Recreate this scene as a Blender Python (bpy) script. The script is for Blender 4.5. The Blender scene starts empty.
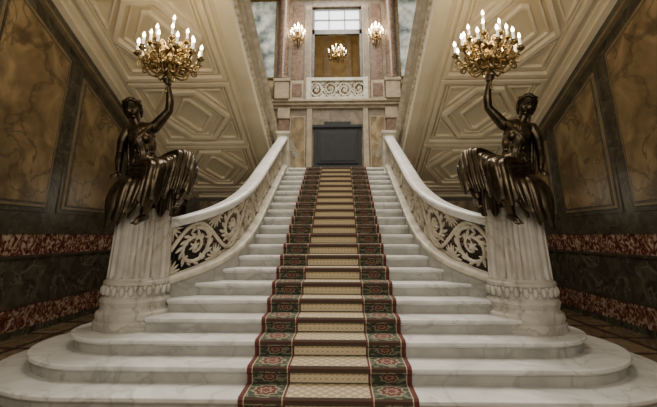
import bpy, math, random, bmesh
from mathutils import Vector, Matrix, Euler
random.seed(4)
S=bpy.context.scene
pi=math.pi

# ------------------------------------------------------------ materials
def nt(name):
    m=bpy.data.materials.new(name); m.use_nodes=True
    t=m.node_tree; b=t.nodes['Principled BSDF']; return m,t,b
def mat(name,c1,c2=None,scale=3,rough=.5,metal=0,bump=0,bscale=None,dist=0.0,lo=.35,hi=.65,vein=None,emit=None,es=0,detail=6,crack=None,cs=1.2,cw=.022):
    m,t,b=nt(name)
    b.inputs['Roughness'].default_value=rough; b.inputs['Metallic'].default_value=metal
    if c2 is None: c2=c1
    tc=t.nodes.new('ShaderNodeTexCoord')
    n=t.nodes.new('ShaderNodeTexNoise'); n.inputs['Scale'].default_value=scale; n.inputs['Detail'].default_value=detail
    n.inputs['Distortion'].default_value=dist
    t.links.new(tc.outputs['Object'],n.inputs['Vector'])
    r=t.nodes.new('ShaderNodeValToRGB'); r.color_ramp.elements[0].position=lo; r.color_ramp.elements[1].position=hi
    r.color_ramp.elements[0].color=(*c1,1); r.color_ramp.elements[1].color=(*c2,1)
    if vein:
        e=r.color_ramp.elements.new((lo+hi)/2); e.color=(*vein,1)
    t.links.new(n.outputs['Fac'],r.inputs['Fac']); out=r.outputs['Color']
    if crack:   # thin veins from a ridged noise
        n3=t.nodes.new('ShaderNodeTexNoise'); n3.inputs['Scale'].default_value=cs; n3.inputs['Detail'].default_value=8; n3.inputs['Distortion'].default_value=1.0
        t.links.new(tc.outputs['Object'],n3.inputs['Vector'])
        a=t.nodes.new('ShaderNodeMath'); a.operation='SUBTRACT'; a.inputs[1].default_value=.5; t.links.new(n3.outputs['Fac'],a.inputs[0])
        a2=t.nodes.new('ShaderNodeMath'); a2.operation='ABSOLUTE'; t.links.new(a.outputs[0],a2.inputs[0])
        mr=t.nodes.new('ShaderNodeMapRange'); mr.inputs[1].default_value=0; mr.inputs[2].default_value=cw; mr.inputs[3].default_value=.75; mr.inputs[4].default_value=0
        t.links.new(a2.outputs[0],mr.inputs[0])
        mx=t.nodes.new('ShaderNodeMix'); mx.data_type='RGBA'; t.links.new(mr.outputs[0],mx.inputs[0]); t.links.new(out,mx.inputs[6]); mx.inputs[7].default_value=(*crack,1); out=mx.outputs[2]
    t.links.new(out,b.inputs['Base Color'])
    if bump:
        n2=t.nodes.new('ShaderNodeTexNoise'); n2.inputs['Scale'].default_value=bscale or scale*4
        t.links.new(tc.outputs['Object'],n2.inputs['Vector'])
        bp=t.nodes.new('ShaderNodeBump'); bp.inputs['Strength'].default_value=bump; bp.inputs['Distance'].default_value=.01
        t.links.new(n2.outputs['Fac'],bp.inputs['Height']); t.links.new(bp.outputs['Normal'],b.inputs['Normal'])
    if emit:
        b.inputs['Emission Color'].default_value=(*emit,1); b.inputs['Emission Strength'].default_value=es
    return m
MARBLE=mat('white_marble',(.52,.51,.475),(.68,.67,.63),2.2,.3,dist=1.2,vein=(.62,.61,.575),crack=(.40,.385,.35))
RISER_SHADED=mat('riser_marble_shaded',(.30,.29,.26),(.41,.395,.36),2.5,.4,dist=1.2,crack=(.24,.23,.21))  # step marble with shade painted into the colour, for risers and side faces
STONE=mat('carved_stone',(.38,.34,.27),(.60,.555,.45),5,.5,bump=.25,bscale=30)
PEDM=mat('pedestal_stone',(.38,.355,.30),(.54,.51,.44),4,.45,bump=.2,bscale=25,crack=(.28,.25,.20))
PLASTER=mat('soffit_plaster',(.66,.575,.40),(.73,.645,.46),1.5,.6)
PLASTER2=mat('soffit_moulding',(.74,.65,.46),(.80,.72,.54),2,.55)
PANEL=mat('brown_marble_panel',(.115,.080,.040),(.33,.245,.13),1.5,.3,dist=1.0,vein=(.21,.15,.076),detail=12,crack=(.07,.05,.027),cs=1.1,cw=.03)
FRAME=mat('dark_marble_frame',(.036,.031,.022),(.088,.076,.052),3,.32,dist=1.5,crack=(.14,.125,.09),cs=1.6)
FRAME2=mat('brown_marble_moulding',(.16,.125,.072),(.23,.185,.11),4,.32,dist=1)
GREEN=mat('green_marble_dado',(.034,.035,.027),(.095,.092,.068),3,.25,dist=1.5,crack=(.19,.175,.13),cs=1.8,detail=10)
RED=mat('red_marble',(.08,.022,.016),(.48,.40,.32),9,.22,dist=1.6,lo=.40,hi=.62,vein=(.20,.075,.055),detail=10)
BRONZE=mat('dark_bronze',(.034,.026,.017),(.105,.080,.050),9,.33,metal=.9,bump=.15,bscale=60)
GOLD=mat('gilt_bronze',(.14,.10,.04),(.42,.31,.14),14,.3,metal=1)
CANDLE=mat('candle',(.88,.84,.74),rough=.5,emit=(1,.86,.62),es=1.0)
FLAME=mat('candle_bulb',(1,.9,.7),emit=(1,.80,.48),es=36)
DARK=mat('black_stone',(.005,.005,.005),(.010,.010,.009),4,.65)
BACKM=mat('back_wall_marble',(.12,.09,.055),(.22,.17,.11),2,.4,dist=1.5,crack=(.08,.06,.04))
BACKL=mat('back_wall_stone',(.24,.185,.115),(.35,.28,.185),3,.45,dist=1)
PINK=mat('pink_marble',(.10,.06,.042),(.21,.14,.095),5,.25,dist=2)
SKYP=mat('window_glass',(.7,.8,.85),rough=.2,emit=(.74,.88,.95),es=1.2)
AMBER=mat('gallery_wall',(.25,.17,.06),(.4,.30,.14),3,.5)

def floor_mat():
    m,t,b=nt('floor_marble')
    tc=t.nodes.new('ShaderNodeTexCoord')
    br=t.nodes.new('ShaderNodeTexBrick'); br.offset=0; br.inputs['Scale'].default_value=1
    br.inputs['Brick Width'].default_value=.9; br.inputs['Row Height'].default_value=.9; br.inputs['Mortar Size'].default_value=.05
    br.inputs['Color1'].default_value=(.19,.145,.085,1); br.inputs['Color2'].default_value=(.30,.235,.15,1); br.inputs['Mortar'].default_value=(.04,.032,.024,1)
    t.links.new(tc.outputs['Object'],br.inputs['Vector'])
    n=t.nodes.new('ShaderNodeTexNoise'); n.inputs['Scale'].default_value=4; n.inputs['Distortion'].default_value=1.5
    t.links.new(tc.outputs['Object'],n.inputs['Vector'])
    mx=t.nodes.new('ShaderNodeMix'); mx.data_type='RGBA'; mx.blend_type='OVERLAY'; mx.inputs[0].default_value=.6
    t.links.new(br.outputs['Color'],mx.inputs[6]); t.links.new(n.outputs['Fac'],mx.inputs[7])
    t.links.new(mx.outputs[2],b.inputs['Base Color']); b.inputs['Roughness'].default_value=.2
    return m
FLOOR=floor_mat()

def paint_mat():
    m,t,b=nt('landscape_painting')
    tc=t.nodes.new('ShaderNodeTexCoord')
    n=t.nodes.new('ShaderNodeTexNoise'); n.inputs['Scale'].default_value=1.6; n.inputs['Detail'].default_value=8
    t.links.new(tc.outputs['Object'],n.inputs['Vector'])
    r=t.nodes.new('ShaderNodeValToRGB'); e=r.color_ramp.elements
    e[0].position=.35; e[0].color=(.08,.10,.09,1); e[1].position=.60; e[1].color=(.58,.63,.61,1)
    x=e.new(.45); x.color=(.25,.29,.28,1); x=e.new(.52); x.color=(.42,.44,.38,1)
    t.links.new(n.outputs['Fac'],r.inputs['Fac']); t.links.new(r.outputs[0],b.inputs['Base Color']); return m
PAINT=paint_mat()

def carpet_mat():
    m,t,b=nt('carpet_weave'); b.inputs['Roughness'].default_value=.95
    N=t.nodes; L=t.links
    def mth(op,a,c=None,d=None):
        n=N.new('ShaderNodeMath'); n.operation=op
        for i,v in enumerate((a,c,d)):
            if v is None: continue
            if isinstance(v,(int,float)): n.inputs[i].default_value=v
            else: L.new(v,n.inputs[i])
        return n.outputs[0]
    def mix(f,a,c):
        n=N.new('ShaderNodeMix'); n.data_type='RGBA'; L.new(f,n.inputs[0])
        for i,v in ((6,a),(7,c)):
            if isinstance(v,tuple): n.inputs[i].default_value=(*v,1)
            else: L.new(v,n.inputs[i])
        return n.outputs[2]
    def rng(x,a,c): return mth('MULTIPLY',mth('GREATER_THAN',x,a),mth('LESS_THAN',x,c))
    uv=N.new('ShaderNodeUVMap'); sp=N.new('ShaderNodeSeparateXYZ'); L.new(uv.outputs[0],sp.inputs[0])
    u=sp.outputs[0]; v=sp.outputs[1]
    ax=mth('ABSOLUTE',u); tt=mth('MULTIPLY',mth('FRACT',v),.49)
    GR=(.042,.047,.030); DR=(.10,.025,.019); CR=(.36,.32,.21); BE=(.58,.50,.34); BR=(.28,.21,.13)
    def ros(cy,rx,ry):
        a=mth('DIVIDE',mth('SUBTRACT',ax,.575),rx); c=mth('DIVIDE',mth('SUBTRACT',tt,cy),ry)
        ang=mth('ARCTAN2',c,a); pet=mth('MULTIPLY',mth('SINE',mth('MULTIPLY',ang,8)),.10)
        return mth('ADD',mth('SQRT',mth('ADD',mth('MULTIPLY',a,a),mth('MULTIPLY',c,c))),pet)
    no=N.new('ShaderNodeTexNoise'); no.inputs['Scale'].default_value=14; L.new(uv.outputs[0],no.inputs['Vector'])
    leaf=mth('GREATER_THAN',no.outputs['Fac'],.53)
    base=mix(leaf,GR,(.155,.15,.095))
    for cy,rx,ry in ((.074,.085,.056),(.325,.12,.12)):
        d=ros(cy,rx,ry)
        base=mix(mth('LESS_THAN',d,1.0),base,(.24,.22,.15))
        base=mix(mth('LESS_THAN',d,.84),base,DR)
        base=mix(mth('LESS_THAN',d,.50),base,(.26,.21,.14))
        base=mix(mth('LESS_THAN',d,.34),base,(.12,.032,.026))
    s1=mth('SINE',mth('MULTIPLY',mth('ADD',u,tt),60)); s2=mth('SINE',mth('MULTIPLY',mth('SUBTRACT',u,tt),60))
    lat=mth('GREATER_THAN',mth('MAXIMUM',s1,s2),.9)
    dot=mth('GREATER_THAN',mth('MULTIPLY',s1,s2),.6)
    cen=mix(lat,BE,(.51,.43,.285)); cen=mix(dot,cen,(.39,.29,.18))
    tread=mth('GREATER_THAN',tt,.165)
    cen2=mix(mth('GREATER_THAN',mth('MAXIMUM',s1,s2),.7),(.45,.38,.255),BR)
    cen=mix(tread,cen,cen2)
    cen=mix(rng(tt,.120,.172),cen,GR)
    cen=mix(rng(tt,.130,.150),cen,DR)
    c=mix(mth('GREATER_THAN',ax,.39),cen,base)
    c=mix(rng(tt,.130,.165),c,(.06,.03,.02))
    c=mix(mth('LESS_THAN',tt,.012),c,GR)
    c=mix(rng(ax,.375,.395),c,DR); c=mix(rng(ax,.395,.405),c,CR)
    c=mix(rng(ax,.735,.745),c,CR); c=mix(mth('GREATER_THAN',ax,.745),c,DR)
    L.new(c,b.inputs['Base Color'])
    return m
CARPET=carpet_mat()

# ------------------------------------------------------------ mesh builder
def catmull(P,n=6):
    P=[Vector(p) for p in P]
    if len(P)<3: 
        return [P[0].lerp(P[-1],i/n) for i in range(n+1)]
    Q=[P[0]*2-P[1]]+P+[P[-1]*2-P[-2]]; out=[]
    for i in range(1,len(Q)-2):
        a,b,c,d=Q[i-1:i+3]
        for j in range(n):
            t=j/n
            out.append(.5*((2*b)+(c-a)*t+(2*a-5*b+4*c-d)*t*t+(3*b-a-3*c+d)*t**3))
    out.append(P[-1]); return out
def resample(P,n):
    L=[0]
    for a,b in zip(P,P[1:]): L.append(L[-1]+(b-a).length)
    out=[];i=0
    for k in range(n):
        u=L[-1]*k/(n-1)
        while i<len(P)-2 and u>L[i+1]: i+=1
        t=(u-L[i])/max(1e-9,L[i+1]-L[i]); out.append(P[i].lerp(P[i+1],min(1,t)))
    return out
class MB:
    def __init__(s): s.v=[]; s.f=[]; s.m=[]
    def add(s,vs,fs,mi=0):
        o=len(s.v); s.v+=[tuple(v) for v in vs]; s.f+=[tuple(i+o for i in f) for f in fs]; s.m+=[mi]*len(fs)
    def box(s,x0,x1,y0,y1,z0,z1,mi=0):
        if x0>x1:x0,x1=x1,x0
        vs=[(x,y,z) for z in(z0,z1) for y in(y0,y1) for x in(x0,x1)]
        s.add(vs,[(0,2,3,1),(4,5,7,6),(0,1,5,4),(2,6,7,3),(0,4,6,2),(1,3,7,5)],mi)
    def prism(s,poly,z0,z1,mi=0):
        n=len(poly)
        vs=[(x,y,z0) for x,y in poly]+[(x,y,z1) for x,y in poly]
        s.add(vs,[tuple(range(n))[::-1],tuple(range(n,2*n))]+[(i,(i+1)%n,n+(i+1)%n,n+i) for i in range(n)],mi)
    def tube(s,pts,rad,n=8,mi=0):
        pts=[Vector(p) for p in pts]; k=len(pts)
        if isinstance(rad,(int,float)): rad=[rad]*k
        elif len(rad)!=k:
            r0=rad; rad=[]
            for i in range(k):
                x=i/(k-1)*(len(r0)-1); j=min(int(x),len(r0)-2); rad.append(r0[j]+(r0[j+1]-r0[j])*(x-j))
        T=[(pts[min(i+1,k-1)]-pts[max(i-1,0)]).normalized() for i in range(k)]
        ref=Vector((0,0,1)) if abs(T[0].z)<.9 else Vector((1,0,0))
        nn=(ref-T[0]*ref.dot(T[0])).normalized(); vs=[]
        for i in range(k):
            nn=(nn-T[i]*nn.dot(T[i]))
            nn=nn.normalized() if nn.length>1e-6 else T[i].orthogonal().normalized()
            bb=T[i].cross(nn)
            for j in range(n):
                a=2*pi*j/n; vs.append(pts[i]+(nn*math.cos(a)+bb*math.sin(a))*rad[i])
        fs=[(i*n+j,i*n+(j+1)%n,(i+1)*n+(j+1)%n,(i+1)*n+j) for i in range(k-1) for j in range(n)]
        fs+= [tuple(range(n))[::-1],tuple(range((k-1)*n,k*n))]
        s.add(vs,fs,mi)
    def lathe(s,prof,c=(0,0,0),n=32,mi=0,rf=None):
        vs=[]; k=len(prof)
        for i,(r,z) in enumerate(prof):
            for j in range(n):
                a=2*pi*j/n; rr=rf(a,z,r) if rf else r
                vs.append((c[0]+rr*math.cos(a),c[1]+rr*math.sin(a),c[2]+z))
        fs=[(i*n+j,i*n+(j+1)%n,(i+1)*n+(j+1)%n,(i+1)*n+j) for i in range(k-1) for j in range(n)]
        fs+= [tuple(range(n))[::-1],tuple(range((k-1)*n,k*n))]
        s.add(vs,fs,mi)
    def ell(s,c,r,mi=0,R=None,nu=12,nv=8):
        if isinstance(r,(int,float)): r=(r,r,r)
        c=Vector(c); vs=[]
        for i in range(1,nv):
            p=pi*i/nv
            for j in range(nu):
                a=2*pi*j/nu; w=Vector((r[0]*math.sin(p)*math.cos(a),r[1]*math.sin(p)*math.sin(a),r[2]*math.cos(p)))
                if R: w=R@w
                vs.append(c+w)
        top=Vector((0,0,r[2])); bot=-top
        if R: top=R@top; bot=R@bot
        vs+= [c+top,c+bot]; q=(nv-1)*nu
        fs=[(i*nu+j,(i+1)*nu+j,(i+1)*nu+(j+1)%nu,i*nu+(j+1)%nu) for i in range(nv-2) for j in range(nu)]
        fs+=[(q,j,(j+1)%nu) for j in range(nu)]+[(q+1,(nv-2)*nu+(j+1)%nu,(nv-2)*nu+j) for j in range(nu)]
        s.add(vs,fs,mi)
    def limb(s,pts,rad,n=12,mi=0,sub=6):
        p=catmull(pts,sub); s.tube(p,rad,n,mi); s.ell(p[0],rad[0],mi); s.ell(p[-1],rad[-1],mi)
    def sheet(s,rows,nf,amp,th,nu=100,sub=7,ph=0,r0=.25,mi=0,hem=.0):
        R=[resample(catmull(r,8),nu) for r in rows]
        cols=[catmull([R[j][i] for j in range(len(R))],sub) for i in range(nu)]
        nv=len(cols[0]); G=[[cols[i][j] for i in range(nu)] for j in range(nv)]
        A=[];B=[]
        for j in range(nv):
            for i in range(nu):
                du=G[j][min(i+1,nu-1)]-G[j][max(i-1,0)]; dv=G[min(j+1,nv-1)][i]-G[max(j-1,0)][i]
                n=du.cross(dv)
                n=n.normalized() if n.length>1e-9 else Vector((0,-1,0))
                if n.y>0: n=-n
                v=j/(nv-1); u=i/(nu-1)
                uw=u+.022*math.sin(11*u+ph*2)+.014*math.sin(23*u+1)
                w=2*abs(math.sin(pi*nf*uw+ph+.9*math.sin(v*2.6+u*5)))-1+.5*math.sin(2*pi*nf*.33*u+2.5*v+ph)
                D=amp*(r0+(1-r0)*v)*w
                p=G[j][i]+n*D+Vector((0,0,hem*v*v*math.sin(2*pi*nf*.5*u+ph)))
                A.append(p+n*th/2); B.append(p-n*th/2)
        N=nu*nv; vs=A+B; fs=[]
        for j in range(nv-1):
            for i in range(nu-1):
                a=j*nu+i; fs.append((a,a+1,a+nu+1,a+nu)); fs.append((N+a,N+a+nu,N+a+nu+1,N+a+1))
        for i in range(nu-1):
            fs.append((i,N+i,N+i+1,i+1)); a=(nv-1)*nu+i; fs.append((a,a+1,N+a+1,N+a))
        for j in range(nv-1):
            a=j*nu; fs.append((a,a+nu,N+a+nu,N+a)); a=j*nu+nu-1; fs.append((a,N+a,N+a+nu,a+nu))
        s.add(vs,fs,mi)
    def sweep(s,prof,frames,mi=0):
        n=len(prof); vs=[]
        for pos,nr in frames:
            for w,z in prof: vs.append(Vector(pos)+Vector(nr)*w+Vector((0,0,z)))
        k=len(frames)
        fs=[(i*n+j,i*n+(j+1)%n,(i+1)*n+(j+1)%n,(i+1)*n+j) for i in range(k-1) for j in range(n)]
        fs+= [tuple(range(n))[::-1],tuple(range((k-1)*n,k*n))]
        s.add(vs,fs,mi)
    def build(s,name,mats,smooth=None,bevel=None,parent=None,loc=(0,0,0)):
        me=bpy.data.meshes.new(name); me.from_pydata(s.v,[],s.f); me.update()
        for m in mats: me.materials.append(m)
        for p,mi in zip(me.polygons,s.m): p.material_index=mi
        bm=bmesh.new(); bm.from_mesh(me); bmesh.ops.recalc_face_normals(bm,faces=bm.faces); bm.to_mesh(me); bm.free()
        o=bpy.data.objects.new(name,me); S.collection.objects.link(o); o.location=loc
        if smooth:
            for p in me.polygons: p.use_smooth=True
            try: me.set_sharp_from_angle(angle=math.radians(smooth))
            except Exception: pass
        if bevel:
            b=o.modifiers.new('bevel','BEVEL'); b.width=bevel; b.segments=2; b.limit_method='ANGLE'; b.angle_limit=.6
        if parent: o.parent=parent
        return o
def mirror(o,name=None,dx=0):
    q=o.copy(); q.name=name or o.name; S.collection.objects.link(q)
    q.scale.x=-o.scale.x; q.location.x=-o.location.x+dx
    return q

# ------------------------------------------------------------ dimensions
r=.155; d=.333; Y0=4.10; NS=21; CX=2.46; CY=5.5; WX=5.05
RDX=-.12      # the right-hand pedestal stands a little closer to the stair
def ny(k): return Y0+(k-1)*d
def nose(y): return r+(y-Y0)*r/d
TOPZ=NS*r; LY=ny(NS); YE=13.55

# ------------------------------------------------------------ staircase
m=MB()
def outl(R,k):
    p=[]; cr=(2.30,2.28,2.22)[k-1]; cL=(2.44,2.44,2.38)[k-1]
    for i in range(33):
        a=-pi/2+pi*i/32; p.append((cr+R*math.cos(a),CY+R*math.sin(a)))
    for i in range(33):
        a=pi/2+pi*i/32; p.append((-cL+R*math.cos(a),CY+R*math.sin(a)))
    return p
for k in (1,2,3):
    R=CY-ny(k)
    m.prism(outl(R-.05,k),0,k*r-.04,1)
    m.prism(outl(R-.03,k),k*r-.062,k*r-.04,0)
    m.prism(outl(R,k),k*r-.042,k*r,0)
HW={4:2.15,5:2.05,6:1.9,7:1.62}
for k in range(4,NS):
    w=HW.get(k,1.42)
    y1=ny(k+1)+.09
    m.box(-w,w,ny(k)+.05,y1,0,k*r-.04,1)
    m.box(-w,w,ny(k)+.03,y1,k*r-.062,k*r-.04,0)
    m.box(-w,w,ny(k),y1,k*r-.042,k*r,0)
st=m.build('main_staircase',[MARBLE,RISER_SHADED],bevel=.012)
m=MB()
m.box(-1.42,1.42,LY+.05,YE,0,TOPZ-.04,1); m.box(-1.6,1.6,LY,YE,TOPZ-.042,TOPZ)
m.box(-WX+.01,WX-.01,YE,16.49,TOPZ-.5,TOPZ,0)
m.build('stair_landing',[MARBLE,RISER_SHADED],bevel=.01)

# carpet
pts=[]; vv=[]
for k in range(1,NS+1):
    zb=(k-1)*r
    pts+=[(ny(k)+.028,zb+.012),(ny(k)+.02,k*r-.06),(ny(k)-.012,k*r-.038),(ny(k)-.012,k*r-.004),(ny(k)+.004,k*r+.012)]
    vv+=[k+0.0,k+.20,k+.25,k+.31,k+.35]
pts.append((ny(NS)+3,TOPZ+.012)); vv.append(NS+6.5)
verts=[];fs=[];W=.79
for (y,z) in pts: verts+=[(-W,y,z),(W,y,z)]
for i in range(len(pts)-1): fs.append((2*i,2*i+1,2*i+3,2*i+2))
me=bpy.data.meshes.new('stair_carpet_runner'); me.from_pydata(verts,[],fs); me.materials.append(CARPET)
uvl=me.uv_layers.new(name='UVMap')
for p in me.polygons:
    i=p.index; k0=vv[i]; k1=vv[i+1]
    if k1-k0<2 and math.floor(k1)>math.floor(k0) : k1=math.floor(k0)+.9999
    for li,vi in zip(p.loop_indices,p.vertices):
        uvl.data[li].uv=(verts[vi][0], k1 if vi//2==i+1 else k0)
co=bpy.data.objects.new('stair_carpet_runner',me); S.collection.objects.link(co)
sm=co.modifiers.new('thick','SOLIDIFY'); sm.thickness=.012; sm.offset=0

# ------------------------------------------------------------ balustrade
class Path:
    def __init__(s,P,hf):
        s.P=[Vector((x,y,0)) for x,y in P]; s.hf=hf
        s.L=[0]
        for a,b in zip(s.P,s.P[1:]): s.L.append(s.L[-1]+(b-a).length)
        s.len=s.L[-1]
    def at(s,u):
        u=max(0,min(s.len,u))
        for i in range(len(s.P)-1):
            if u<=s.L[i+1]+1e-9: break
        t=(u-s.L[i])/(s.L[i+1]-s.L[i]); return s.P[i].lerp(s.P[i+1],t)
    def fr(s,u):
        p=s.at(u); a=s.at(u-.06); b=s.at(u+.06); T=(b-a).normalized(); n=Vector((T.y,-T.x,0))
        return p,n
    def P3(s,u,v,w=0):
        p,n=s.fr(u); return p+n*w+Vector((0,0,s.hf(p.y,u)+v))
    def frames(s,off,step=.12,u0=0,u1=None):
        u1=s.len if u1 is None else u1; k=max(2,int((u1-u0)/step)+1); out=[]
        for i in range(k):
            u=u0+(u1-u0)*i/(k-1); p,n=s.fr(u); out.append((p+Vector((0,0,s.hf(p.y,u)+off)),n))
        return out
def rinceau(m,path,u0,u1,H,unit,v0=0,mi=0,rr=.032):
    n=max(1,round((u1-u0)/unit)); un=(u1-u0)/n
    def clampv(v): return max(v0+.01,min(v0+H-.01,v))
    def leafp(p0,p1,w):
        mid=p0.lerp(p1,.45); m.tube([p0,p0.lerp(p1,.2),mid,p0.lerp(p1,.8),p1],[w*.45,w*.85,w,w*.6,w*.2],6,mi)
    pts=[]; K=n*10
    for i in range(K+1):
        u=u0+(u1-u0)*i/K; v=v0+H/2+(H/2-.03)*math.sin(pi*(u-u0)/un); pts.append(path.P3(u,v))
    m.tube(pts,rr,6,mi)
    for i in range(n):
        s=1 if i%2==0 else -1; cu=u0+(i+.5)*un; cv=v0+H/2-s*H*.05; R=H*.41
        Ru=min(R,un*.47)
        pts=[];rad=[]
        for j in range(28):
            t=j/27; a=s*pi/2 - s*t*1.5*2*pi; q=(1-.72*t)
            pts.append(path.P3(cu+Ru*q*math.cos(a),cv+R*q*math.sin(a),.012*math.sin(t*9)))
            rad.append(rr*(1.1-.45*t))
        m.tube(pts,rad,6,mi)
        for j in range(17):
            t=j/16; a=s*pi/2 - s*t*1.15*2*pi; q=(1-.72*t*.7)
            p0=path.P3(cu+Ru*q*math.cos(a),cv+R*q*math.sin(a),0)
            a2=a+s*.32; q2=q+.34 if j%2 else q+.22
            du=max(-un*.52,min(un*.52,Ru*q2*math.cos(a2)))
            p1=path.P3(cu+du,clampv(cv+R*q2*math.sin(a2)),.015)
            leafp(p0,p1,rr*.95)
            if j%3==0:   # small inner curls
                p2=path.P3(cu+Ru*(q-.22)*math.cos(a+s*.3),cv+R*(q-.22)*math.sin(a+s*.3),.02); leafp(p0,p2,rr*.7)
        c=path.P3(cu,cv); m.ell(c,(.042,.042,.042),mi,nu=8,nv=6)
        for j in range(6):
            a=2*pi*j/6+.3
            leafp(c,path.P3(cu+Ru*.30*math.cos(a),cv+R*.30*math.sin(a),.015),rr*.7)
        for su in (-1,1):
            for sv in (-1,1):
                b0=path.P3(cu+su*un*.5,v0+H/2+sv*H*.48)
                for q in (.1,.35,.6,.9):
                    leafp(b0,path.P3(cu+su*(un*.5-.15*math.cos(q*pi/2)),clampv(v0+H/2+sv*(H*.48-.18*math.sin(q*pi/2))),.015),rr*.75)
def nosed(y):
    if y<=LY: return nose(y)
    return TOPZ
P=catmull([(2.18,5.60,0),(2.0,5.73,0),(1.80,5.90,0),(1.63,6.13,0),(1.51,6.42,0),(1.43,6.82,0),(1.40,7.3,0)],5)
PP=[(p.x,p.y) for p in P]+[(1.40,y) for y in (8,9,10,10.6)]
path=Path(PP,lambda y,u:nosed(y)+.07)
PL=path.len
m=MB()
fr=path.frames(0,.1); k=len(fr)
vs=[]
for p,n in fr:
    for w in(-.09,.09):
        q=p+n*w; vs+= [Vector((q.x,q.y,0)),Vector((q.x,q.y,p.z))]
f=[]
for i in range(k-1):
    a=i*4;b=a+4; f+=[(a,b,b+1,a+1),(a+2,a+3,b+3,b+2),(a+1,b+1,b+3,a+3)]
f+=[(0,1,3,2),((k-1)*4,(k-1)*4+2,(k-1)*4+3,(k-1)*4+1)]
m.add(vs,f,1)
m.sweep([(-.12,0),(.12,0),(.13,.03),(.12,.06),(.09,.07),(.08,.09),(-.08,.09),(-.09,.07),(-.12,.06),(-.13,.03)],fr,0)
fr2=path.frames(.70,.1)
m.sweep([(-.07,0),(.07,0),(.08,.025),(.115,.045),(.13,.08),(.12,.11),(.07,.135),(-.07,.135),(-.12,.11),(-.13,.08),(-.115,.045),(-.08,.025)],fr2,2)
rinceau(m,path,.05,PL-.1,.61,.62,v0=.09,rr=.027)
m.box(1.24,1.56,10.55,10.85,0,TOPZ+.88,0); m.box(1.21,1.59,10.52,10.88,TOPZ+.88,TOPZ+.95,0)
lp=Path([(1.40,10.85),(1.40,13.3)],lambda y,u:TOPZ)
f3=lp.frames(0,.5); m.sweep([(-.12,0),(.12,0),(.12,.12),(-.12,.12)],f3,0)
m.sweep([(-.14,.75),(.14,.75),(.14,.87),(-.14,.87)],f3,0); rinceau(m,lp,0,2.4,.63,.6,v0=.12)
bal=m.build('carved_stone_balustrade',[STONE,RISER_SHADED,MARBLE],smooth=50)
mirror(bal)

# ------------------------------------------------------------ pedestals
m=MB()
PH=1.63
pr=[(.45,0),(.455,.02),(.455,.085),(.435,.10),(.435,.12),(.445,.15),(.435,.19),(.405,.21),(.39,.25),(.405,.28),(.42,.31),(.405,.34),(.375,.36),(.37,.38),(.375,.48),(.395,.50),(.395,.53),(.37,.55)]
def flute(a,z,rr):
    if .57<z<1.43: 
        c=math.cos(18*a); return rr-.046*math.sqrt(max(0,c+.35)/1.35)
    return rr
pr+=[(.368,.57),(.366,.60),(.360,.8),(.352,1.05),(.344,1.3),(.338,1.41),(.340,1.44),(.36,1.46),(.365,1.49),(.345,1.51),(.355,1.54),(.385,1.57),(.39,1.61),(.375,PH)]
m.lathe(pr,n=216,rf=flute)
for j in range(24):
    a=2*pi*j/24; 
    m.ell((.385*math.cos(a),.385*math.sin(a),.43),(.034,.034,.055)); 
    a+=pi/24; m.ell((.38*math.cos(a),.38*math.sin(a),.465),(.022,.022,.032))
    m.ell((.385*math.cos(a),.385*math.sin(a),.265),(.02,.02,.03))
    m.ell((.36*math.cos(a),.36*math.sin(a),1.475),(.024,.024,.022))
ped=m.build('fluted_stone_pedestal',[PEDM],smooth=40,loc=(-CX,CY,3*r))
mirror(ped,dx=RDX)
PT=3*r+PH

# ------------------------------------------------------------ statue
m=MB(); V=Vector
m.ell((0,.02,.03),(.31,.29,.09)); m.ell((-.06,.05,.08),(.25,.24,.12)); m.ell((.12,0,.07),(.20,.24,.11))
def el(c,rr,rot=(0,0,0)): m.ell(c,rr,0,Euler([math.radians(a) for a in rot]).to_matrix(),nu=18,nv=12)
el((.0,.0,.17),(.18,.15,.14)); el((-.02,.0,.30),(.150,.12,.14),(0,-5,0)); el((-.04,.0,.42),(.126,.10,.14),(0,-6,0))
el((-.06,.0,.56),(.152,.115,.17),(0,-8,0)); el((-.08,.01,.68),(.165,.10,.11),(0,18,0))
el((-.12,-.09,.59),(.066,.060,.064)); el((0.015,-.09,.61),(.066,.060,.064))
m.limb([(-.09,.01,.72),(-.12,0,.80),(-.145,-.01,.88)],[.066,.053,.053])
m.limb([(-.24,.01,.72),(-.09,.01,.77),(.07,.01,.76)],[.055,.060,.060])
# raised arm
m.limb([(.07,.01,.76),(.17,0,.86),(.265,-.01,.96)],[.066,.058,.046])
m.limb([(.265,-.01,.96),(.290,-.03,1.10),(.285,-.05,1.25)],[.047,.046,.028])
el((.283,-.035,1.30),(.04,.022,.055))
stem=(.285,-.075)
for i in range(4):
    z=1.27+.022*i; rr=.034
    p=[(stem[0]+rr*math.cos(a),stem[1]+rr*math.sin(a),z+.004*math.cos(a)) for a in [pi*.75- t*(1.35+.05*i)*pi/5 for t in range(6)]]
    m.limb(p,[.0115,.0105,.009],n=8,sub=3)
p=[(stem[0]-.02,stem[1]+.03,1.28),(stem[0]-.04,stem[1]+.0,1.31),(stem[0]-.03,stem[1]-.03,1.335)]
m.limb(p,[.014,.012,.010],n=8)
# lowered arm, hand on the seat
m.limb([(-.24,.01,.72),(-.30,0,.60),(-.335,.01,.47)],[.064,.057,.045])
m.limb([(-.335,.01,.47),(-.325,-.05,.34),(-.29,-.12,.23)],[.045,.044,.028])
el((-.285,-.155,.195),(.038,.05,.022),(25,0,0))
for i in range(4):
    x=-.315+.02*i; l=(.05,.062,.066,.055)[i]
    m.limb([(x,-.19,.185),(x,-.19-l*.6,.175),(x+.002,-.19-l,.14)],[.0105,.010,.008],n=8,sub=3)
m.limb([(-.255,-.14,.20),(-.232,-.17,.19),(-.228,-.195,.17)],[.013,.011,.009],n=8,sub=3)
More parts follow.
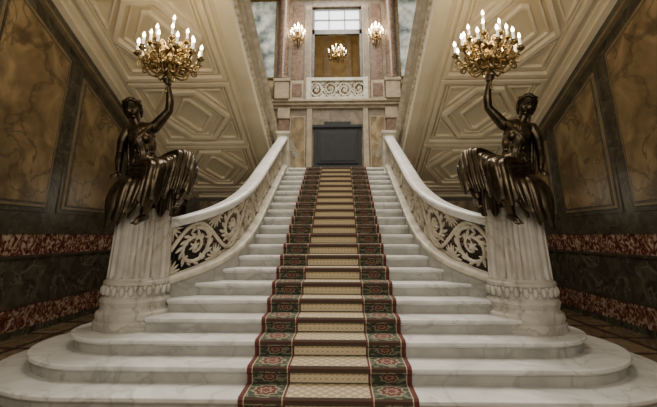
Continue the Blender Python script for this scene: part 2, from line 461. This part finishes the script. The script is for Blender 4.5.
# legs
K1=V((.50,-.20,.34)); A1=V((.48,-.33,-.09)); K2=V((.29,-.44,.18)); A2=V((.22,-.48,-.25))
m.limb([(.07,-.03,.17),(.28,-.12,.28),K1],[.13,.118,.084])
m.limb([K1,(.53,-.28,.14),A1],[.080,.072,.042])
m.limb([(-.04,-.06,.14),(.11,-.27,.20),K2],[.13,.118,.084])
m.limb([K2,(.27,-.49,-.03),A2],[.080,.072,.042])
for A,dx in ((A1,.05),(A2,.0)):
    m.limb([A+V((0,.04,-.03)),A+V((dx*.5,-.06,-.05)),A+V((dx,-.14,-.085))],[.038,.038,.028],n=10)
    for i in range(5):
        b=A+V((dx-.03+.015*i,-.14,-.09)); m.limb([b,b+V((0,-.03+.004*i,-.008))],[.011,.009],n=8,sub=2)
# skirt: follows both legs and sinks between the shins
m.sheet([[(-.18,-.05,.27),(-.10,-.13,.28),(.0,-.16,.28),(.08,-.14,.29),(.14,-.10,.31),(.17,-.05,.30),(.17,.02,.28)],
 [(-.13,-.19,.21),(.0,-.30,.29),(.12,-.32,.32),(.20,-.24,.33),(.28,-.20,.39),(.36,-.09,.40),(.34,.02,.36)],
 [(.14,-.41,.15),(.22,-.51,.26),(.33,-.49,.27),(.40,-.35,.33),(.48,-.28,.42),(.57,-.19,.40),(.56,-.08,.34)],
 [(.17,-.42,.05),(.22,-.545,.12),(.34,-.55,.12),(.385,-.40,.15),(.46,-.34,.24),(.59,-.32,.24),(.61,-.19,.22)],
 [(.16,-.42,-.05),(.20,-.56,-.03),(.32,-.57,-.03),(.37,-.42,.01),(.45,-.38,.09),(.59,-.37,.09),(.60,-.24,.07)],
 [(.14,-.42,-.14),(.17,-.56,-.15),(.30,-.57,-.16),(.36,-.44,-.10),(.44,-.39,-.02),(.575,-.39,-.03),(.59,-.26,-.03)]],13,.013,.022,hem=.03,r0=.5)
# cloth over the seat, hanging on the pedestal
m.sheet([[(-.22,.04,.15),(-.20,-.12,.16),(-.09,-.20,.17),(.10,-.24,.17)],
 [(-.30,.04,.07),(-.27,-.18,.07),(-.14,-.32,.08),(.12,-.36,.08)],
 [(-.345,.04,-.02),(-.31,-.21,-.04),(-.16,-.36,-.06),(.12,-.39,-.05)],
 [(-.345,.0,-.10),(-.31,-.21,-.16),(-.17,-.37,-.22),(.10,-.40,-.18)],
 [(-.34,-.04,-.15),(-.29,-.22,-.27),(-.18,-.36,-.35),(.04,-.40,-.26)]],9,.018,.024,ph=1,hem=.05)
m.sheet([[(.06,-.22,.14),(.22,-.12,.14),(.28,.10,.12)],[(.14,-.36,.06),(.34,-.18,.05),(.36,.10,.03)],
 [(.14,-.38,-.10),(.35,-.2,-.08),(.37,.08,-.10)],[(.13,-.38,-.20),(.34,-.2,-.24),(.36,.06,-.14)]],8,.018,.024,ph=2,hem=.04)
# sash over the lap
for i in range(5):
    m.limb([(-.19,-.09+.01*i,.34-.04*i),(-.05,-.16-.02*i,.27-.03*i),(.10,-.16-.02*i,.30-.02*i),(.20,-.03,.33-.02*i)],[.012,.018,.017,.011],n=8)
# tunic folds
for i in range(12):
    t=i/11; q=math.sin(t*pi); j=.008*math.sin(i*2.4)
    m.limb([(-.21+.24*t,-.045-.035*q,.72),(-.165+.19*t,-.095-.060*q,.60),(-.125+.16*t+j,-.08-.035*q,.44),(-.14+.23*t-j,-.10-.03*q,.34),(-.17+.33*t,-.10-.04*q,.24)],[.006,.010,.010,.012,.014],n=8)
m.limb([(-.165,-.05,.455),(-.05,-.115,.44),(.08,-.05,.455)],[.013,.013,.013],n=8)
m.limb([(.09,-.02,.80),(.03,-.10,.70),(-.08,-.15,.56),(-.17,-.06,.42)],[.018,.020,.018,.014],n=8)
m.limb([(.07,-.03,.80),(.0,-.11,.70),(-.10,-.15,.58),(-.18,-.05,.46)],[.012,.014,.012,.010],n=8)
m.sheet([[(-.29,.03,.74),(-.22,.09,.78),(-.08,.10,.77)],[(-.32,.08,.5),(-.24,.16,.5),(-.06,.15,.5)],[(-.33,.08,.25),(-.24,.22,.25),(.0,.22,.25)],[(-.34,.1,.06),(-.2,.26,.05),(.08,.26,.05)]],7,.02,.026)
# head
hc=V((-.165,-.02,.985)); Rh=Euler((math.radians(14),math.radians(-8),math.radians(20))).to_matrix()
def H(x,y,z): return hc+Rh@(V((x,y,z))*1.08)
def he(c,rr): m.ell(H(*c),tuple(a*1.08 for a in rr),0,Rh,nu=16,nv=12)
he((0,.01,.02),(.078,.094,.10)); he((0,-.028,-.04),(.062,.062,.068)); he((0,-.068,-.085),(.024,.02,.02))
for sx in (-1,1):
    he((sx*.036,-.055,-.022),(.030,.030,.034)); he((sx*.031,-.079,.012),(.014,.009,.008)); he((sx*.078,.0,-.005),(.010,.018,.028))
    m.limb([H(sx*.050,-.076,.030),H(sx*.03,-.088,.036),H(sx*.012,-.090,.032)],[.006,.008,.007],n=8,sub=3)
m.limb([H(0,-.090,.028),H(0,-.104,.0),H(0,-.112,-.02)],[.008,.010,.014],n=8,sub=3)
he((0,-.092,-.047),(.022,.009,.006)); he((0,-.090,-.058),(.018,.009,.007))
he((0,.035,.045),(.090,.092,.085)); he((0,.12,.02),(.055,.055,.055))
for j in range(16):
    a=2*pi*j/16
    p=H(.082*math.cos(a),.02+.088*math.sin(a),.08+.012*math.sin(3*a)-.02*math.sin(a)); m.ell(p,.023,0,nu=8,nv=6)
for sx in (-1,1):
    for q in range(4):
        m.limb([H(sx*.01,-.075,.10),H(sx*.06,-.06+.02*q,.075-.01*q),H(sx*.088,-.01+.02*q,.03-.015*q),H(sx*.07,.06,-.03-.02*q)],[.014,.018,.019,.015],n=8,sub=4)
for q in range(3):
    m.limb([H(-.04+.04*q,.09,-.02),H(-.05+.04*q,.09,-.10),H(-.06+.05*q,.05,-.19)],[.02,.02,.010],n=8)
def LEAN(z): return -.15*max(0,z-.2)
m.v=[(x+LEAN(z),y,z) for x,y,z in m.v]
SC=1.20
sloc=(-CX-.02,CY,PT-.01)
sta=m.build('bronze_seated_woman_statue',[BRONZE],loc=sloc); sta.scale=(SC,SC,SC)
rm=sta.modifiers.new('remesh','REMESH'); rm.mode='VOXEL'; rm.voxel_size=.006; rm.use_smooth_shade=True
sm=sta.modifiers.new('smooth','SMOOTH'); sm.factor=.5; sm.iterations=1
mirror(sta,dx=RDX)

# ------------------------------------------------------------ candelabra
m=MB()
prof=[(.012,-.14),(.02,-.12),(.012,-.10),(.012,.06),(.03,.08),(.045,.11),(.03,.14),(.016,.16),(.02,.22),(.05,.26),(.06,.30),(.04,.34),(.018,.37),(.016,.46),(.03,.49),(.045,.53),(.03,.56),(.014,.59),(.012,.68),(.03,.71),(.012,.73)]
m.lathe(prof,n=16)
def arm(a,z0,R,zc,sc=1,mm=m):
    c,s=math.cos(a),math.sin(a)
    pr=[(.02,z0),(R*.35,z0-.05*sc),(R*.62,z0-.06*sc),(R*.85,z0-.02*sc),(R*.97,z0+.05*sc),(R,zc)]
    mm.tube(catmull([(x*c,x*s,z) for x,z in pr],5),[.016*sc,.015*sc,.011*sc],6)
    pts=[]
    for j in range(18):
        t=j/17; b=-pi/2+t*3.2*pi; q=.06*sc*(1-.75*t); x=R*.55+q*math.cos(b); z=z0+.02*sc+q*math.sin(b); pts.append((x*c,x*s,z))
    mm.tube(pts,[.012*sc,.007*sc],6)
    pts=[]
    for j in range(14):
        t=j/13; b=pi/2-t*2.8*pi; q=.045*sc*(1-.7*t); x=R*.85+q*math.cos(b); z=z0-.075*sc+q*math.sin(b); pts.append((x*c,x*s,z))
    mm.tube(pts,[.011*sc,.007*sc],6)
    mm.ell((R*.3*c,R*.3*s,z0-.02*sc),(.025*sc,.025*sc,.035*sc),nu=8,nv=6)
    mm.ell((R*.75*c,R*.75*s,z0-.055*sc),.02*sc,nu=8,nv=6)
    mm.lathe([(.008*sc,-.03*sc),(.02*sc,-.02*sc),(.045*sc,0),(.046*sc,.006*sc),(.02*sc,.01*sc),(.02*sc,.035*sc),(.026*sc,.04*sc)],(R*c,R*s,zc),10)
    cand(R*c,R*s,zc+.04*sc,sc,mm)
def cand(x,y,z,sc=1,mm=m):
    mm.lathe([(.015*sc,0),(.015*sc,.09*sc)],(x,y,z),8,1)
    mm.lathe([(.006*sc,0),(.018*sc,.018*sc),(.016*sc,.038*sc),(.003*sc,.07*sc)],(x,y,z+.09*sc),8,2)
for j in range(11): arm(2*pi*j/11+.15,.25,.36,.30)
for j in range(8): arm(2*pi*j/8+.4,.42,.24,.46,.95)
for j in range(8):
    a=2*pi*j/8+.1; m.tube(catmull([(.02*math.cos(a),.02*math.sin(a),.13),(.17*math.cos(a),.17*math.sin(a),.07),(.25*math.cos(a),.25*math.sin(a),.15),(.16*math.cos(a),.16*math.sin(a),.20),(.13*math.cos(a),.13*math.sin(a),.14)],4),[.014,.012,.008],6)
    m.ell((.25*math.cos(a),.25*math.sin(a),.15),.022,nu=8,nv=6)
cand(0,0,.73)
cl=(sloc[0]+(stem[0]+LEAN(1.3))*SC,sloc[1]+stem[1]*SC,sloc[2]+1.30*SC)
can=m.build('candelabra',[GOLD,CANDLE,FLAME],smooth=50,loc=cl); can.scale=(SC,SC,SC)
mirror(can,dx=RDX)
# ------------------------------------------------------------ walls
def soff(y): return 8.186-.40*y
CH=13.4
m=MB()
m.box(0,.4,-3,16.9,0,CH,1)
m.box(-.05,.02,-3,YE,0,.45,2); m.box(-.07,.02,-3,YE,.0,.10,3)
m.box(-.03,.02,-3,YE,.45,1.22,3)
m.box(-.055,.02,-3,YE,1.22,1.58,2); m.box(-.075,.02,-3,YE,1.56,1.63,1); m.box(-.07,.02,-3,YE,1.18,1.23,1); m.box(-.065,.02,-3,YE,.44,.48,1)
def pquad(y0,y1,z0,zt0,zt1,x,x2,mi):
    vs=[(x,y0,z0),(x,y1,z0),(x,y1,zt1),(x,y0,zt0),(x2,y0,z0),(x2,y1,z0),(x2,y1,zt1),(x2,y0,zt0)]
    m.add(vs,[(0,1,2,3),(7,6,5,4),(0,4,5,1),(1,5,6,2),(2,6,7,3),(3,7,4,0)],mi)
per=2.15; y=7.55-per*5
while y<13:
    y0=y;y1=min(y+per-.45,13.4)
    def tp(yy): return min(soff(yy)-.60,6.2)
    if tp(y1)>2.4:
        pquad(y0-.10,y1+.10,1.92,tp(y0-.1)+.08,tp(y1+.1)+.08,-.02,.02,1)
        pquad(y0,y1,2.0,tp(y0),tp(y1),-.05,.02,4)
        pquad(y0+.05,y1-.05,2.05,tp(y0+.05)-.07,tp(y1-.05)-.07,-.065,.02,1)
        pquad(y0+.08,y1-.08,2.08,tp(y0+.08)-.11,tp(y1-.08)-.11,-.075,.02,0)
    y+=per
for o,w,x,mi in ((0,.26,-.06,1),(.26,.06,-.09,4)):
    a=[(x,4.2,soff(4.2)-o-w),(x,YE,soff(YE)-o-w),(x,YE,soff(YE)-o),(x,4.2,soff(4.2)-o)]
    vs=a+[(.02,p[1],p[2]) for p in a]; m.add(vs,[(0,1,2,3),(7,6,5,4),(0,4,5,1),(1,5,6,2),(2,6,7,3),(3,7,4,0)],mi)
wl=m.build('wall_left',[PANEL,FRAME,RED,GREEN,FRAME2],loc=(-WX,0,0))
wl.scale.x=-1
wr=wl.copy(); wr.name='wall_right'; S.collection.objects.link(wr); wr.location.x=WX; wr.scale.x=1
m=MB(); m.box(-WX,WX,-3,16.9,-.2,0); m.build('floor',[FLOOR])
m=MB()
m.box(1.42,WX-.1,YE,YE+.2,0,TOPZ-.5,1); m.box(1.42,WX-.1,YE-.05,YE,0,.45,2); m.box(1.42,WX-.1,YE-.05,YE,1.22,1.58,2); m.box(1.9,4.5,YE-.04,YE,1.8,2.6,0)
o=m.build('wall_passage_right',[PANEL,FRAME,RED]); q=o.copy(); q.name='wall_passage_left'; S.collection.objects.link(q); q.scale.x=-1

# ------------------------------------------------------------ upper flights
m=MB()
XI=1.85
ya,yb=3.4,YE
def slab(x0,x1,o0,o1,y0,y1,mi):
    vs=[(x,y,soff(y)+o) for x in(x0,x1) for y in(y0,y1) for o in(o0,o1)]
    m.add(vs,[(0,1,3,2),(4,6,7,5),(0,4,5,1),(2,3,7,6),(0,2,6,4),(1,5,7,3)],mi)
slab(XI+.1,WX,0,.42,ya,yb,0)
n=int((yb-ya)/.34)
for i in range(n):
    y1=yb-i*.34; z=soff(y1)+.42+.14
    m.box(XI+.1,WX-.02,y1-.36,y1,z-.22,z,2)
slab(XI-.02,XI+.20,-.06,.50,ya,yb,1); slab(XI+.20,XI+.28,-.03,.1,ya,yb,1); slab(XI+.38,XI+.43,-.035,.1,ya,yb,1)
slab(WX-.20,WX,-.10,.1,ya,yb,1); slab(WX-.30,WX-.20,-.05,.1,ya,yb,1); slab(WX-.44,WX-.39,-.035,.1,ya,yb,1)
def beam(P,w,h,mi=1):
    N=len(P); outer=[];inner=[]
    for i in range(N):
        a=V(P[i-1]);b=V(P[i]);e=V(P[(i+1)%N])
        d1=(b-a).normalized();d2=(e-b).normalized(); n1=V((-d1.y,d1.x)); n2=V((-d2.y,d2.x)); nn=(n1+n2); nn=nn/ max(.3,nn.dot(n1))
        outer.append(b-nn*w/2); inner.append(b+nn*w/2)
    vs=[]
    for p in outer: vs.append((p.x,p.y,soff(p.y)+.01))
    for p in outer: vs.append((p.x,p.y,soff(p.y)-h))
    for p in inner: vs.append((p.x,p.y,soff(p.y)-h))
    for p in inner: vs.append((p.x,p.y,soff(p.y)+.01))
    fs=[]
    for i in range(N):
        j=(i+1)%N
        fs+=[(i,j,N+j,N+i),(N+i,N+j,2*N+j,2*N+i),(2*N+i,2*N+j,3*N+j,3*N+i)]
    m.add(vs,fs,mi)
xa,xb=XI+.52,WX-.52
bay=2.3; y=ya+.35
while y<yb-.6:
    y0=y+.08; y1=min(y+bay-.08,yb-.1); ym=(y0+y1)/2
    beam([(xa,y0),(xb,y0),(xb,y1),(xa,y1)],.09,.09)
    beam([(xa+.13,y0+.13),(xb-.13,y0+.13),(xb-.13,y1-.13),(xa+.13,y1-.13)],.035,.045)
    if y1-y0>1.2:
        c=.55
        beam([(xa+.25+c,y0+.25),(xb-.25-c,y0+.25),(xb-.25,ym),(xb-.25-c,y1-.25),(xa+.25+c,y1-.25),(xa+.25,ym)],.09,.10)
        beam([(xa+.40+c*.9,y0+.36),(xb-.40-c*.9,y0+.36),(xb-.42,ym),(xb-.40-c*.9,y1-.36),(xa+.40+c*.9,y1-.36),(xa+.42,ym)],.035,.055)
        beam([(xa+.58+c*.8,y0+.52),(xb-.58-c*.8,y0+.52),(xb-.66,ym),(xb-.58-c*.8,y1-.52),(xa+.58+c*.8,y1-.52),(xa+.66,ym)],.05,.07)
        for qx,qy,sx,sy in((xa+.2,y0+.2,1,1),(xb-.2,y0+.2,-1,1),(xb-.2,y1-.2,-1,-1),(xa+.2,y1-.2,1,-1)):
            tri=[(qx,qy),(qx+sx*.48,qy),(qx,qy+sy*.66)]
            if sx*sy<0: tri=tri[::-1]
            beam(tri,.04,.055)
    y+=bay
uf=m.build('upper_staircase_flight',[PLASTER,PLASTER2,MARBLE])
mirror(uf)
m=MB()
up=Path([(XI+.02,YE),(XI+.02,3.5)],lambda y,u:soff(y)+.45)
f=up.frames(0,.6)
m.sweep([(-.12,0),(.12,0),(.14,.04),(.12,.08),(-.12,.08),(-.14,.04)],f,0)
m.sweep([(-.10,.58),(.10,.58),(.14,.63),(.12,.70),(-.12,.70),(-.14,.63)],f,0)
rinceau(m,up,.1,up.len,.50,.56,v0=.08,rr=.030)
for i in range(60):
    u=.15+i*.17
    if u>up.len: break
    p=up.P3(u,-.22,0); m.ell((p.x-.045,p.y,p.z),(.03,.065,.065),0,nu=8,nv=6)
m.box(XI-.13,XI+.17,YE-.2,YE+.1,TOPZ,TOPZ+1.05); m.box(XI-.16,XI+.20,YE-.23,YE+.13,TOPZ+1.05,TOPZ+1.12)
ub=m.build('upper_flight_balustrade',[STONE],smooth=50); mirror(ub)
m=MB(); m.box(XI,WX,-3,3.38,6.85,7.3); o=m.build('ceiling_gallery_right',[PLASTER]); q=o.copy(); q.name='ceiling_gallery_left'; S.collection.objects.link(q); q.scale.x=-1

# ------------------------------------------------------------ back wall
YB=16.5; UF=7.0
m=MB()
m.box(-WX,-1.1,YB,YB+.4,0,CH,0); m.box(1.1,WX,YB,YB+.4,0,CH,0); m.box(-1.1,1.1,YB,YB+.4,0,UF,0); m.box(-1.1,1.1,YB,YB+.4,11.5,CH,0)
m.box(-WX,WX,YB-.12,YB,UF-.34,UF-.22,1); m.box(-WX,WX,YB-.25,YB,UF-.22,UF-.1,1); m.box(-WX,WX,YB-.34,YB,UF-.1,UF,1)
for s in(-1,1):
    m.box(s*1.12,s*1.40,YB-.14,YB,UF,11.5,1); m.box(s*1.16,s*1.36,YB-.16,YB,UF+1.0,11.3,0)
    m.box(s*1.46,s*1.96,YB-.06,YB,UF+.95,11.6,2); m.box(s*1.42,s*2.0,YB-.15,YB,UF,UF+.9,1); m.box(s*1.50,s*1.92,YB-.17,YB,UF+.15,UF+.75,2)
    m.box(s*1.06,s*1.28,YB-.10,YB,TOPZ,UF-.34,1)
    m.box(s*1.38,s*1.95,YB-.05,YB,4.0,6.3,3); m.box(s*1.34,s*1.99,YB-.035,YB,3.96,6.34,1)
    m.box(s*2.02,s*2.45,YB-.16,YB,TOPZ,UF-.34,2); m.box(s*1.98,s*2.49,YB-.22,YB,TOPZ,4.3,1); m.box(s*1.98,s*2.49,YB-.22,YB,6.2,UF-.34,1)
    m.box(s*2.55,s*4.8,YB-.05,YB,4.0,6.3,3)
    m.box(s*2.02,s*2.62,YB-.45,YB,UF,UF+.75,1); m.box(s*1.98,s*2.66,YB-.5,YB,UF+.75,UF+.88,1)
    m.lathe([(.27,UF+.88),(.27,UF+.96),(.22,UF+1.04),(.21,11.6),(.28,11.8),(.3,12)],(s*2.31,YB-.25,0),24,2)
    m.box(s*2.7,s*4.9,YB-.06,YB,UF+.1,UF+.9,3)
m.box(-WX,WX,YB-.45,YB,12,12.8,1)
m.build('wall_back',[BACKM,BACKL,PINK,PANEL],bevel=.01)
for s in(-1,1):
    m=MB(); m.box(-.95,.95,-.02,.0,8.1,11.8,0)
    m.box(-1.0,-.94,-.05,0,8.05,11.85,1); m.box(.94,1.0,-.05,0,8.05,11.85,1); m.box(-1,1,-.05,0,8.02,8.1,1); m.box(-1,1,-.05,0,11.8,11.88,1)
    m.build('landscape_painting',[PAINT,GOLD],loc=(s*3.68,YB,0))
m=MB()
m.box(-.98,.98,YB-.14,YB,TOPZ,5.92,0); m.box(-1.03,1.03,YB-.22,YB,5.80,5.92,0); m.box(-.55,.55,YB-.18,YB,5.92,6.06,0)
m.box(-.82,.82,YB-.19,YB,TOPZ+1.05,5.68,0); m.box(-.72,.72,YB-.21,YB,TOPZ+1.15,5.58,0)
m.box(-.98,.98,YB-.26,YB,TOPZ,TOPZ+.85,0); m.box(-1.03,1.03,YB-.30,YB,TOPZ+.85,TOPZ+.95,0)
m.build('black_marble_tablet',[DARK],bevel=.012)
m=MB(); bp=Path([(-1.2,YB-.2),(1.2,YB-.2)],lambda y,u:UF)
f=bp.frames(0,1); m.sweep([(-.1,0),(.1,0),(.1,.1),(-.1,.1)],f); m.sweep([(-.12,.82),(.12,.82),(.12,.95),(-.12,.95)],f)
rinceau(m,bp,0,2.4,.72,.6,v0=.1,rr=.036); m.box(-1.3,-1.1,YB-.32,YB-.08,UF,UF+.97); m.box(1.1,1.3,YB-.32,YB-.08,UF,UF+.97)
m.build('balcony_balustrade',[STONE],smooth=50)
m=MB()
m.box(-2.5,2.5,YB+4,YB+4.2,UF-.2,CH,0); m.box(-2.6,-2.4,YB+.4,YB+4.1,UF-.2,CH,0); m.box(2.4,2.6,YB+.4,YB+4.1,UF-.2,CH,0); m.box(-2.6,2.6,YB+.4,YB+4.2,CH-.2,CH,0)
for x in(-1.6,-.6,.6,1.6): m.box(x-.15,x+.15,YB+3.85,YB+4,UF,CH-.2,1)
m.box(-2.5,2.5,YB+.4,YB+4.2,UF-.2,UF,1)
m.build('wall_gallery',[AMBER,BACKL])
m=MB()
m.box(-1.1,1.1,YB+.2,YB+.22,10.4,11.5,0)
for x in(-1.1,-.38,.33,1.05): m.box(x,x+.05,YB+.15,YB+.26,10.3,11.5,1)
m.box(-1.1,1.1,YB+.12,YB+.3,10.2,10.42,1); m.box(-1.1,1.1,YB+.15,YB+.26,10.9,10.94,1); m.box(-1.1,-1,YB+.12,YB+.3,UF,11.5,1); m.box(1,1.1,YB+.12,YB+.3,UF,11.5,1); m.box(-1.1,1.1,YB+.12,YB+.3,11.42,11.5,1)
m.build('window_1',[SKYP,FRAME])
m=MB(); m.lathe([(.01,2.6),(.01,.6),(.05,.5),(.03,.4),(.08,.2),(.1,.1),(.05,0),(.02,-.1),(.04,-.14),(.005,-.2)][::-1],n=12)
for j in range(9): arm(2*pi*j/9,.08,.42,.2,1.3,m)
for j in range(6): arm(2*pi*j/6+.3,.35,.24,.45,1.2,m)
m.build('chandelier',[GOLD,CANDLE,FLAME],smooth=50,loc=(0,YB+1.6,9.65))
m=MB(); m.lathe([(.02,-.4),(.07,-.3),(.09,-.1),(.05,0),(.07,.1),(.03,.25)],(0,-.05,0),12)
m.tube([(0,0,-.5),(0,-.06,-.2),(0,-.25,-.15),(0,-.25,.1)],.025,8)
for zz,R,n in ((0,.30,8),(.22,.16,5)):
    for j in range(n):
        a=2*pi*j/n; c,s=math.cos(a),math.sin(a)
        m.tube(catmull([(0,-.3,zz-.1),(R*.6*c,-.3+R*.6*s,zz-.18),(R*c,-.3+R*s,zz)],5),.024,6)
        m.lathe([(.01,-.02),(.05,0),(.02,.02)],(R*c,-.3+R*s,zz),8); cand(R*c,-.3+R*s,zz,1.8,m)
cand(0,-.3,.35,1.8,m)
sc=m.build('wall_sconce',[GOLD,CANDLE,FLAME],smooth=50,loc=(-1.70,YB-.06,9.9)); mirror(sc)
m=MB(); m.box(-WX,WX,-3,16.9,CH,CH+.3); m.build('ceiling',[PLASTER])

# ------------------------------------------------------------ lights
def area(name,loc,rot,sx,sy,p,c=(1,.93,.82)):
    l=bpy.data.lights.new(name,'AREA'); l.shape='RECTANGLE'; l.size=sx; l.size_y=sy; l.energy=p; l.color=c
    o=bpy.data.objects.new(name,l); S.collection.objects.link(o); o.location=loc; o.rotation_euler=[math.radians(a) for a in rot]; return o
def pt(name,loc,p,c=(1,.72,.42),rad=.15):
    l=bpy.data.lights.new(name,'POINT'); l.energy=p; l.color=c; l.shadow_soft_size=rad
    o=bpy.data.objects.new(name,l); S.collection.objects.link(o); o.location=loc; return o
area('overhead_fill',(0,8.5,CH-.1),(0,0,0),2.8,12,2150,(1,.95,.87))  # added soft fill from above
area('front_fill',(0,-2.4,4.6),(80,0,0),6,3,270,(1,.90,.75))  # added fill behind the camera, brightens stairs and soffits, no fixture there
for s in(-1,1):
    pt('candelabra_light',(s*(-cl[0])+(RDX if s>0 else 0),cl[1],cl[2]+.62),60,rad=.25)
    pt('sconce_light',(s*1.70,YB-.8,10.2),45,rad=.2)
    pt('passage_fill',(s*3.2,10,2.5),12,(1,.87,.66),rad=.5)  # added fill on the passage walls, no fixture behind it
pt('chandelier_light',(0,YB+1.6,10.1),130,rad=.3)
w=bpy.data.worlds.new('World'); S.world=w; w.use_nodes=True
bg=w.node_tree.nodes['Background']; bg.inputs[0].default_value=(1,.93,.81,1); bg.inputs[1].default_value=.36

cam=bpy.data.cameras.new('camera'); c=bpy.data.objects.new('camera',cam); S.collection.objects.link(c)
cam.sensor_width=36; cam.lens=410/657*36; cam.clip_start=.05; cam.shift_y=-(203.5-120.5)/657
c.location=(.13,0,1.542); c.rotation_euler=(math.radians(90+15.6),0,math.radians(1.75))
S.camera=c
